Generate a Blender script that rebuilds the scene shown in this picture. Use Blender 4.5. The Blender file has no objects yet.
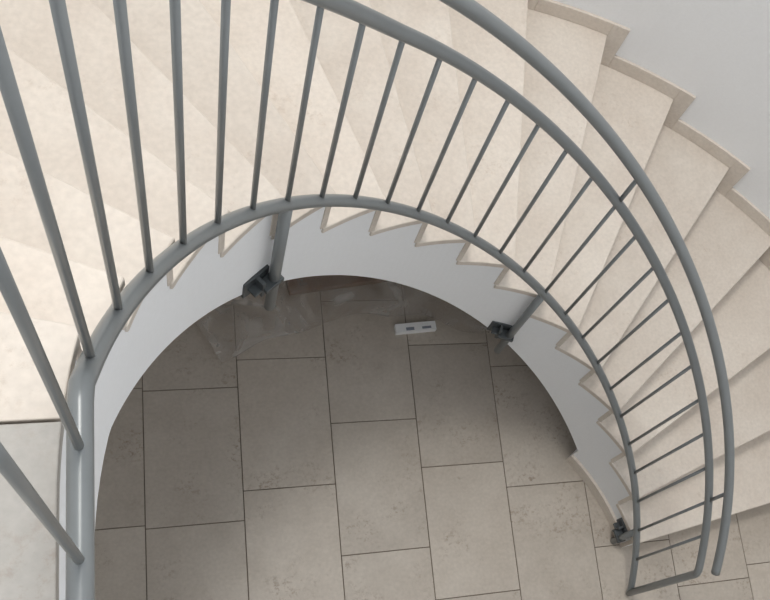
import bpy, bmesh, math, random
from mathutils import Vector, Matrix, noise
random.seed(4)
S=bpy.context.scene
S.view_settings.view_transform='Standard'
COL=bpy.context.collection
D=math.radians
# ---------------------------------------------------------------- materials
def newmat(name):
    m=bpy.data.materials.new(name);m.use_nodes=True
    nt=m.node_tree;b=nt.nodes['Principled BSDF'];return m,nt,b
def N(nt,t,**k):
    n=nt.nodes.new(t)
    for a,v in k.items(): setattr(n,a,v)
    return n
def stone(name,c1,c2,spot,rough=.45,spotamt=.35,scale=1.0,vlo=.93,vhi=1.06,lo=.50,clo=.46):
    m,nt,b=newmat(name);L=nt.links
    tc=N(nt,'ShaderNodeTexCoord')
    n1=N(nt,'ShaderNodeTexNoise');n1.inputs['Scale'].default_value=3.2*scale;n1.inputs['Detail'].default_value=8;n1.inputs['Roughness'].default_value=.68
    n2=N(nt,'ShaderNodeTexNoise');n2.inputs['Scale'].default_value=46*scale;n2.inputs['Detail'].default_value=6;n2.inputs['Roughness'].default_value=.75
    n3=N(nt,'ShaderNodeTexNoise');n3.inputs['Scale'].default_value=4.5*scale;n3.inputs['Detail'].default_value=4
    n4=N(nt,'ShaderNodeTexNoise');n4.inputs['Scale'].default_value=70*scale;n4.inputs['Detail'].default_value=4
    at=N(nt,'ShaderNodeAttribute',attribute_name='rnd')
    add=N(nt,'ShaderNodeVectorMath',operation='ADD')
    sc=N(nt,'ShaderNodeVectorMath',operation='SCALE');sc.inputs['Scale'].default_value=17.0
    L.new(at.outputs['Color'],sc.inputs[0]);L.new(tc.outputs['Object'],add.inputs[0]);L.new(sc.outputs[0],add.inputs[1])
    for n in (n1,n2,n3,n4): L.new(add.outputs[0],n.inputs['Vector'])
    r1=N(nt,'ShaderNodeValToRGB');r1.color_ramp.elements[0].position=.32;r1.color_ramp.elements[0].color=(*c2,1);r1.color_ramp.elements[1].position=.68;r1.color_ramp.elements[1].color=(*c1,1)
    L.new(n1.outputs['Fac'],r1.inputs[0])
    r2=N(nt,'ShaderNodeValToRGB');r2.color_ramp.elements[0].position=lo;r2.color_ramp.elements[0].color=(0,0,0,1);r2.color_ramp.elements[1].position=lo+.13;r2.color_ramp.elements[1].color=(1,1,1,1)
    L.new(n2.outputs['Fac'],r2.inputs[0])
    r3=N(nt,'ShaderNodeValToRGB');r3.color_ramp.elements[0].position=clo;r3.color_ramp.elements[0].color=(.06,.06,.06,1);r3.color_ramp.elements[1].position=clo+.18;r3.color_ramp.elements[1].color=(1,1,1,1)
    L.new(n3.outputs['Fac'],r3.inputs[0])
    mu=N(nt,'ShaderNodeMath',operation='MULTIPLY');L.new(r2.outputs[0],mu.inputs[0]);L.new(r3.outputs[0],mu.inputs[1])
    mu2=N(nt,'ShaderNodeMath',operation='MULTIPLY');L.new(mu.outputs[0],mu2.inputs[0]);mu2.inputs[1].default_value=spotamt
    mx=N(nt,'ShaderNodeMix',data_type='RGBA');L.new(mu2.outputs[0],mx.inputs[0]);L.new(r1.outputs[0],mx.inputs[6]);mx.inputs[7].default_value=(*spot,1)
    hs=N(nt,'ShaderNodeHueSaturation');L.new(mx.outputs[2],hs.inputs['Color'])
    mr=N(nt,'ShaderNodeMapRange');L.new(at.outputs['Fac'],mr.inputs[0]);mr.inputs[3].default_value=vlo;mr.inputs[4].default_value=vhi
    g=N(nt,'ShaderNodeMapRange');L.new(n4.outputs['Fac'],g.inputs[0]);g.inputs[1].default_value=.3;g.inputs[2].default_value=.7;g.inputs[3].default_value=.94;g.inputs[4].default_value=1.05
    mm=N(nt,'ShaderNodeMath',operation='MULTIPLY');L.new(mr.outputs[0],mm.inputs[0]);L.new(g.outputs[0],mm.inputs[1])
    L.new(mm.outputs[0],hs.inputs['Value'])
    L.new(hs.outputs[0],b.inputs['Base Color']);b.inputs['Roughness'].default_value=rough
    b.inputs['Specular IOR Level'].default_value=.35
    bp=N(nt,'ShaderNodeBump');bp.inputs['Strength'].default_value=.04;L.new(n2.outputs['Fac'],bp.inputs['Height']);L.new(bp.outputs[0],b.inputs['Normal'])
    return m
def paint(name,c,rough=.6,bump=.02,scale=60,metal=0):
    m,nt,b=newmat(name);L=nt.links
    tc=N(nt,'ShaderNodeTexCoord');n=N(nt,'ShaderNodeTexNoise');n.inputs['Scale'].default_value=scale;n.inputs['Detail'].default_value=4
    L.new(tc.outputs['Object'],n.inputs['Vector'])
    mx=N(nt,'ShaderNodeMix',data_type='RGBA');L.new(n.outputs['Fac'],mx.inputs[0])
    mx.inputs[6].default_value=(*[x*.96 for x in c],1);mx.inputs[7].default_value=(*[min(1,x*1.03) for x in c],1)
    L.new(mx.outputs[2],b.inputs['Base Color']);b.inputs['Roughness'].default_value=rough;b.inputs['Metallic'].default_value=metal
    bp=N(nt,'ShaderNodeBump');bp.inputs['Strength'].default_value=bump;L.new(n.outputs['Fac'],bp.inputs['Height']);L.new(bp.outputs[0],b.inputs['Normal'])
    return m
M_tread=stone('limestone_tread',(.75,.685,.61),(.66,.585,.51),(.42,.31,.22),.42,spotamt=.38,lo=.54,clo=.50,vlo=.91,vhi=1.06)
M_floor=stone('limestone_floor',(.555,.50,.435),(.455,.40,.34),(.20,.13,.08),.36,spotamt=.62,vlo=.9,vhi=1.08,lo=.51,clo=.50)
M_land=stone('limestone_landing',(.47,.45,.42),(.39,.37,.34),(.3,.22,.16),.5)
M_grout=paint('grout',(.17,.14,.11),.9)
M_white=paint('white_plaster',(.89,.90,.91),.85,.05,90)
M_rail=paint('grey_steel_paint',(.215,.23,.234),.30,.01,120,.2)
M_dark=paint('dark_steel',(.08,.09,.095),.45,.01,120,.4)
M_paper=paint('white_paper',(.9,.9,.9),.7)
M_blue=paint('printed_grey',(.25,.28,.33),.7)
M_card=paint('cardboard',(.22,.125,.07),.8,.1,30)
M_pl,nt,b=newmat('plastic_film')
tr=N(nt,'ShaderNodeBsdfTransparent');ms=N(nt,'ShaderNodeMixShader');tc=N(nt,'ShaderNodeTexCoord')
nn=N(nt,'ShaderNodeTexNoise');nn.inputs['Scale'].default_value=5;nn.inputs['Detail'].default_value=6;nn.inputs['Distortion'].default_value=1.5
nt.links.new(tc.outputs['Object'],nn.inputs['Vector'])
mr=N(nt,'ShaderNodeMapRange');mr.inputs[1].default_value=.40;mr.inputs[2].default_value=.72;mr.inputs[3].default_value=.14;mr.inputs[4].default_value=.42
nt.links.new(nn.outputs['Fac'],mr.inputs[0]);nt.links.new(mr.outputs[0],ms.inputs[0])
b.inputs['Base Color'].default_value=(.72,.70,.67,1);b.inputs['Roughness'].default_value=.12
tr.inputs[0].default_value=(.84,.80,.76,1)
nt.links.new(tr.outputs[0],ms.inputs[1]);nt.links.new(b.outputs[0],ms.inputs[2]);nt.links.new(ms.outputs[0],nt.nodes['Material Output'].inputs[0])
# ---------------------------------------------------------------- helpers
def obj(name,bm,mats,parent=None,smooth=False,bevel=0):
    bmesh.ops.recalc_face_normals(bm,faces=bm.faces)
    me=bpy.data.meshes.new(name);bm.to_mesh(me);bm.free()
    for m in (mats if isinstance(mats,list) else [mats]): me.materials.append(m)
    o=bpy.data.objects.new(name,me);COL.objects.link(o)
    if smooth:
        for p in me.polygons:p.use_smooth=True
    if parent:o.parent=parent
    if bevel:
        md=o.modifiers.new('b','BEVEL');md.width=bevel;md.segments=2;md.limit_method='ANGLE'
    return o
def empty(name):
    e=bpy.data.objects.new(name,None);e.empty_display_size=.1;COL.objects.link(e);return e
def P(r,th,z): return Vector((r*math.cos(th),r*math.sin(th),z))
def setr(lay,f,rnd):
    for l in f.loops:l[lay]=(rnd,(rnd*7.3)%1,(rnd*3.7)%1,1)
def sector(bm,r0,r1,t0,t1,zb,zt,n=6,mi=0,rnd=None):
    fb=zb if callable(zb) else (lambda t:zb)
    ft=zt if callable(zt) else (lambda t:zt)
    rows=[]
    for i in range(n+1):
        t=t0+(t1-t0)*i/n
        rows.append([bm.verts.new(P(r0,t,fb(t))),bm.verts.new(P(r1,t,fb(t))),bm.verts.new(P(r1,t,ft(t))),bm.verts.new(P(r0,t,ft(t)))])
    fs=[bm.faces.new(rows[0]),bm.faces.new(rows[-1])]
    for a,b_ in zip(rows,rows[1:]):
        for j in range(4):
            fs.append(bm.faces.new((a[j],a[(j+1)%4],b_[(j+1)%4],b_[j])))
    lay=bm.loops.layers.color.get('rnd')
    for f in fs:
        f.material_index=mi
        if lay and rnd is not None: setr(lay,f,rnd)
def box(bm,x0,x1,y0,y1,z0,z1,mi=0,rnd=None,M=None):
    vs=[Vector((x,y,z)) for x in (x0,x1) for y in (y0,y1) for z in (z0,z1)]
    if M: vs=[M@v for v in vs]
    v=[bm.verts.new(c) for c in vs]
    lay=bm.loops.layers.color.get('rnd')
    for q in ((0,1,3,2),(4,6,7,5),(0,4,5,1),(2,3,7,6),(0,2,6,4),(1,5,7,3)):
        f=bm.faces.new([v[i] for i in q]);f.material_index=mi
        if lay and rnd is not None: setr(lay,f,rnd)
def tube(bm,path,r,seg=14,cap=True):
    path=[Vector(p) for p in path];n=len(path);rings=[]
    T=[(path[min(i+1,n-1)]-path[max(i-1,0)]).normalized() for i in range(n)]
    u=T[0].orthogonal().normalized()
    for i in range(n):
        u=(u-T[i]*u.dot(T[i])).normalized();w=T[i].cross(u)
        rings.append([bm.verts.new(path[i]+(u*math.cos(a)+w*math.sin(a))*r) for a in [2*math.pi*k/seg for k in range(seg)]])
    for a,b_ in zip(rings,rings[1:]):
        for k in range(seg): bm.faces.new((a[k],a[(k+1)%seg],b_[(k+1)%seg],b_[k]))
    if cap: bm.faces.new(rings[0]);bm.faces.new(rings[-1][::-1])
def colbm():
    bm=bmesh.new();bm.loops.layers.color.new('rnd');return bm
# ---------------------------------------------------------------- constants
RI,RO,RW=1.068,2.335,2.355
RT_=RI-.006
RISE=.1781
def th_k(k):
    return D(19.6+9.943*(k-2)-{16:.6,17:2.0}.get(k,0))
def noz(t): return RISE*(2+(math.degrees(t)-20.285)/9.943)
ZLB=noz(D(166))-.51
def soff(t): return min(ZLB,max(.0,noz(t)-.52))
TL=17
ZL=RISE*TL
YB=-2.8
# ---------------------------------------------------------------- stair
stair=empty('spiral_staircase')
bm=bmesh.new()
tc_=D(37.5)
for k in range(1,TL):
    t0=th_k(k)+.012/1.5;t1=th_k(k+1)+.012/1.5;zt=k*RISE-.03
    segs=[(t0,t1)]
    if t0<tc_<t1: segs=[(t0,tc_),(tc_,t1)]
    for a,c in segs:
        if c<=tc_+1e-6: sector(bm,RI,RW,a,c,0.0,zt,6)
        else: sector(bm,RI,RW,a,c,soff,zt,8)
obj('concrete_body',bm,M_white,stair)
bm=colbm()
for k in range(1,TL):
    sector(bm,RT_,RO+.01,th_k(k),th_k(k+1)+.02,k*RISE-.03,k*RISE,8,0,random.random())
obj('treads',bm,[M_tread],stair,bevel=.004)
bm=colbm()
for k in range(1,TL+1):
    box(bm,RT_+.003,RO+.01,.009,.029,(k-1)*RISE,k*RISE-.03,0,random.random(),Matrix.Rotation(th_k(k),4,'Z'))
obj('risers',bm,[M_tread],stair,bevel=.002)
# ---------------------------------------------------------------- landing
land=empty('landing')
bm=bmesh.new()
sector(bm,RI,RW,th_k(TL)+.008,math.pi,ZLB,ZL-.03,6)
box(bm,-RW,-RI,YB,0,ZLB,ZL-.03)
obj('landing_slab',bm,M_white,land)
bm=colbm()
ya=.112
def poly(bm,pts,zb,zt,mi,rnd):
    b0=[bm.verts.new((x,y,zb)) for x,y in pts];t0=[bm.verts.new((x,y,zt)) for x,y in pts];n=len(pts)
    fs=[bm.faces.new(b0[::-1]),bm.faces.new(t0)]+[bm.faces.new((b0[i],b0[(i+1)%n],t0[(i+1)%n],t0[i])) for i in range(n)]
    lay=bm.loops.layers.color.get('rnd')
    for f in fs:
        f.material_index=mi;setr(lay,f,rnd)
ri=RT_;t0=th_k(TL);tl=math.pi-math.asin(ya/ri)
pts=[(ri*math.cos(t0+(tl-t0)*i/4),ri*math.sin(t0+(tl-t0)*i/4)) for i in range(5)]
tout=math.pi-math.asin((ya)/RO)
pts+=[(RO*math.cos(tout+(t0-tout)*i/5),RO*math.sin(tout+(t0-tout)*i/5)) for i in range(6)]
poly(bm,pts,ZL-.03,ZL,0,.3)
y=ya-.004;first=True
while y>YB:
    y2=max(YB,y-.4)
    if first:
        tin=math.pi-math.asin(y/ri)
        p=[(ri*math.cos(tin+(math.pi-tin)*i/4),ri*math.sin(tin+(math.pi-tin)*i/4)) for i in range(5)]+[(-ri,y2),(-ri-.55,y2),(-ri-.55,y)]
        poly(bm,p,ZL-.03,ZL,1,random.random())
        poly(bm,[(-ri-.554,y),(-ri-.554,y2),(-RO,y2),(-RO,y)],ZL-.03,ZL,1,random.random())
        first=False
    else:
        xs=[-ri,-ri-.4,-ri-.8,-RO]
        for a,c in zip(xs,xs[1:]): poly(bm,[(a,y),(a,y2),(c+.004,y2),(c+.004,y)],ZL-.03,ZL,1,random.random())
    y=y2-.004
obj('landing_tiles',bm,[M_tread,M_land],land,bevel=.002)
# ---------------------------------------------------------------- floor
tx,L=-1.0846,.6062
ty={0:.4811,1:.6107,2:.287,3:.656,4:.5307}
bm=bmesh.new();box(bm,-RW,RW,YB,RW,-.1,-.004)
fl=empty('floor')
obj('grout_bed',bm,M_grout,fl)
bm=colbm();g=.002
for i in range(-4,9):
    off=ty.get(i,random.random()*L)
    x0=tx+.4*i;x1=x0+.4
    for n in range(-8,9):
        y0=off+L*n;y1=y0+L
        a,b_,c,d=max(x0+g,-RW),min(x1-g,RW),max(y0+g,YB),min(y1-g,RW)
        if b_-a<.01 or d-c<.01: continue
        box(bm,a,b_,c,d,-.02,0,0,random.random())
obj('floor_tiles',bm,[M_floor],fl,bevel=.0012)
# ---------------------------------------------------------------- walls
ZH=5.8
bm=bmesh.new();sector(bm,RW,RW+.15,0,math.pi,-.1,ZH,96)
obj('wall_curved',bm,M_white)
bm=bmesh.new();box(bm,RW,RW+.15,YB,0,-.1,ZH);obj('wall_right',bm,M_white)
bm=bmesh.new();box(bm,-RW-.15,-RW,YB,0,-.1,ZH);obj('wall_left',bm,M_white)
bm=bmesh.new();box(bm,-RW-.15,RW+.15,YB-.15,YB,-.1,ZH);obj('wall_back',bm,M_white)
bm=colbm();H=.075;r0=RW-.014
for k in range(1,TL):
    t0=th_k(k);t1=th_k(k+1)
    dt=H/RW
    sector(bm,r0,RW,t0,t1-dt,k*RISE,k*RISE+H,5,0,random.random())
    sector(bm,r0,RW,t1-dt,t1,k*RISE,(k+1)*RISE+H,2,0,random.random())
sector(bm,r0,RW,th_k(TL),math.pi,ZL,ZL+H,4,0,.5)
sector(bm,r0,RW,0,th_k(1)-H/RW,0,H,4,0,.5)
sector(bm,r0,RW,th_k(1)-H/RW,th_k(1),0,RISE+H,2,0,.7)
obj('baseboard_curved',bm,[M_tread],bevel=.002)
bm=colbm();sector(bm,RI-.014,RI,th_k(1)+.03,tc_,0,.08,8,0,.4);obj('baseboard_inner',bm,[M_tread])
bm=colbm();box(bm,RW-.014,RW,YB,0,0,.08,0,.2);obj('baseboard_right',bm,[M_tread])
# ---------------------------------------------------------------- railing
rail=empty('stair_railing')
TH0,DT,Z0,DZ,HU,HH=2.9537,.1140,3.0216,.1137,.7064,.8697
RR,RH=1.0385,1.0385
def hx(i,dz=0,R=RR): return P(R,TH0-DT*i,Z0-DZ*i+dz)
def ex(i): return .0085*max(0,8-i)**1.4   # guard gets taller towards the landing
RT=.0165
XL=-1.03
I0=-.42
IE=26.15
zl=Z0-DZ*I0
def path(dz,R,iend,e):
    pts=[hx(i,dz+e*ex(i),R) for i in [I0+ (iend-I0)*j/220 for j in range(221)]]
    zz=zl+dz+e*ex(I0)
    pre=[Vector((XL,y,zz)) for y in (YB+.02,-2,-1.5,-1,-.6,-.3,-.1,0.05,.12)]
    return pre+pts[:]
bm=bmesh.new();tube(bm,path(0,RR,IE,0),RT)
obj('bottom_rail',bm,M_rail,rail,True)
bm=bmesh.new();pu=path(HU,RR,IE-.12,1)
pu+= [hx(IE-.02,HU-.01),hx(IE,HU-.026),hx(IE,.4),hx(IE,-.016)]
tube(bm,pu,RT);obj('top_rail',bm,M_rail,rail,True)
bm=bmesh.new();tube(bm,path(HH,RH,26.3,1),.0185);obj('handrail',bm,M_rail,rail,True)
bm=bmesh.new()
for i in range(0,26): tube(bm,[hx(i),hx(i,HU+ex(i))],.0065,10)
yy=.058
while yy>YB+.05:
    tube(bm,[(XL,yy,zl),(XL,yy,zl+HU+ex(I0))],.0065,10);yy-=.144
obj('balusters',bm,M_rail,rail,True)
bm=bmesh.new();bm2=bmesh.new()
for i in (6,15,24):
    low={6:-.63,15:-.62,24:-.288}[i]
    bz={6:-.43,15:-.45,24:-.20}[i]
    tube(bm,[hx(i),hx(i,low)],.0155,14)
    tube(bm,[hx(i,HU+ex(i)),hx(i,HH+ex(i))],.0075,10)
    c=hx(i,bz);t=TH0-DT*i
    M=Matrix.Translation(Vector((0,0,c.z)))@Matrix.Rotation(t,4,'Z')
    box(bm2,RI-.009,RI+.002,.0,.088,-.045,.045,0,None,M)
    box(bm2,RR-.008,RI-.006,.0,.075,-.006,.006,0,None,M)
    box(bm2,RR-.008,RI-.006,.038,.050,-.04,.04,0,None,M)
    box(bm2,RR-.019,RR+.019,-.019,.045,-.009,.009,0,None,M)
for y in (-.5,-1.6):
    tube(bm,[(XL,y,zl+HU+ex(I0)),(XL,y,zl+HH+ex(I0))],.0075,10)
obj('posts',bm,M_rail,rail,True)
obj('wall_brackets',bm2,M_dark,rail,bevel=.002)
# ---------------------------------------------------------------- stuff under the stair
bm=bmesh.new();nx,ny=150,60;g_=[]
for a in range(nx+1):
    row=[]
    for c in range(ny+1):
        u=a/nx;v=c/ny
        th=D(122-54*u);wob=.07*noise.noise(Vector((u*5,3,1)))
        r=1.415+.58*v+wob*(1-v)
        ramp=min(1,v*6)
        z=.010+.09*math.sin(min(1,v*3)*math.pi/2)*(.6+.4*math.sin(u*math.pi))
        z+=.06*abs(noise.noise(Vector((u*7+v*3,v*3,0))))*ramp+.020*abs(noise.noise(Vector((u*18-v*6,v*7,5))))
        z=max(.006,z) if v>.02 else .006
        row.append(bm.verts.new(P(r,th,z)))
    g_.append(row)
for a in range(nx):
    for c in range(ny): bm.faces.new((g_[a][c],g_[a+1][c],g_[a+1][c+1],g_[a][c+1]))
obj('plastic_sheet',bm,M_pl,None,True)
bm=bmesh.new()
M=Matrix.Translation((-.15,1.68,0))@Matrix.Rotation(D(8),4,'Z')
box(bm,-.30,.36,-.11,.1,0,.045,0,None,M)
M=Matrix.Translation((-.1,1.69,0))@Matrix.Rotation(D(-6),4,'Z')
box(bm,-.22,.2,-.07,.09,.045,.07,0,None,M)
obj('cardboard_stack',bm,M_card,None,bevel=.004)
bm=bmesh.new()
M=Matrix.Translation((.155,1.345,0.0))@Matrix.Rotation(D(4),4,'Z')
box(bm,-.10,.10,-.022,.022,.0,.035,0,None,M)
box(bm,-.05,-.01,-.016,.0,.035,.0358,1,None,M)
box(bm,.03,.075,-.014,-.002,.035,.0358,1,None,M)
obj('paper_packet',bm,[M_paper,M_blue],bevel=.0)
# ---------------------------------------------------------------- light
w=bpy.data.worlds.new('world');S.world=w;w.use_nodes=True
bg=w.node_tree.nodes['Background'];bg.inputs[0].default_value=(.93,.96,1,1);bg.inputs[1].default_value=1.13
def area(name,loc,tgt,size,e,c):
    l=bpy.data.lights.new(name,'AREA');l.size=size;l.energy=e;l.color=c
    o=bpy.data.objects.new(name,l);COL.objects.link(o);o.location=loc
    o.rotation_euler=(Vector(tgt)-Vector(loc)).to_track_quat('-Z','Y').to_euler()
area('key_light',(-.9,1.9,9.0),(0,.7,1.0),1.3,215,(1,.96,.90))  # unseen key light added high above the open-topped stairwell, not a ceiling fitting
# ---------------------------------------------------------------- camera
cam=bpy.data.cameras.new('camera');co=bpy.data.objects.new('camera',cam);COL.objects.link(co);S.camera=co
R=Matrix(((.9404,-.14135,.30929),(.03341,.94352,.32964),(-.33841,-.29966,.89201)))
M=R.transposed().to_4x4();M.translation=Vector((-.8969,-.2878,4.4177));co.matrix_world=M
cam.sensor_width=36;cam.lens=36*978.6/770;cam.clip_start=.02
cam.shift_x=-153.86/770;cam.shift_y=53.56/770
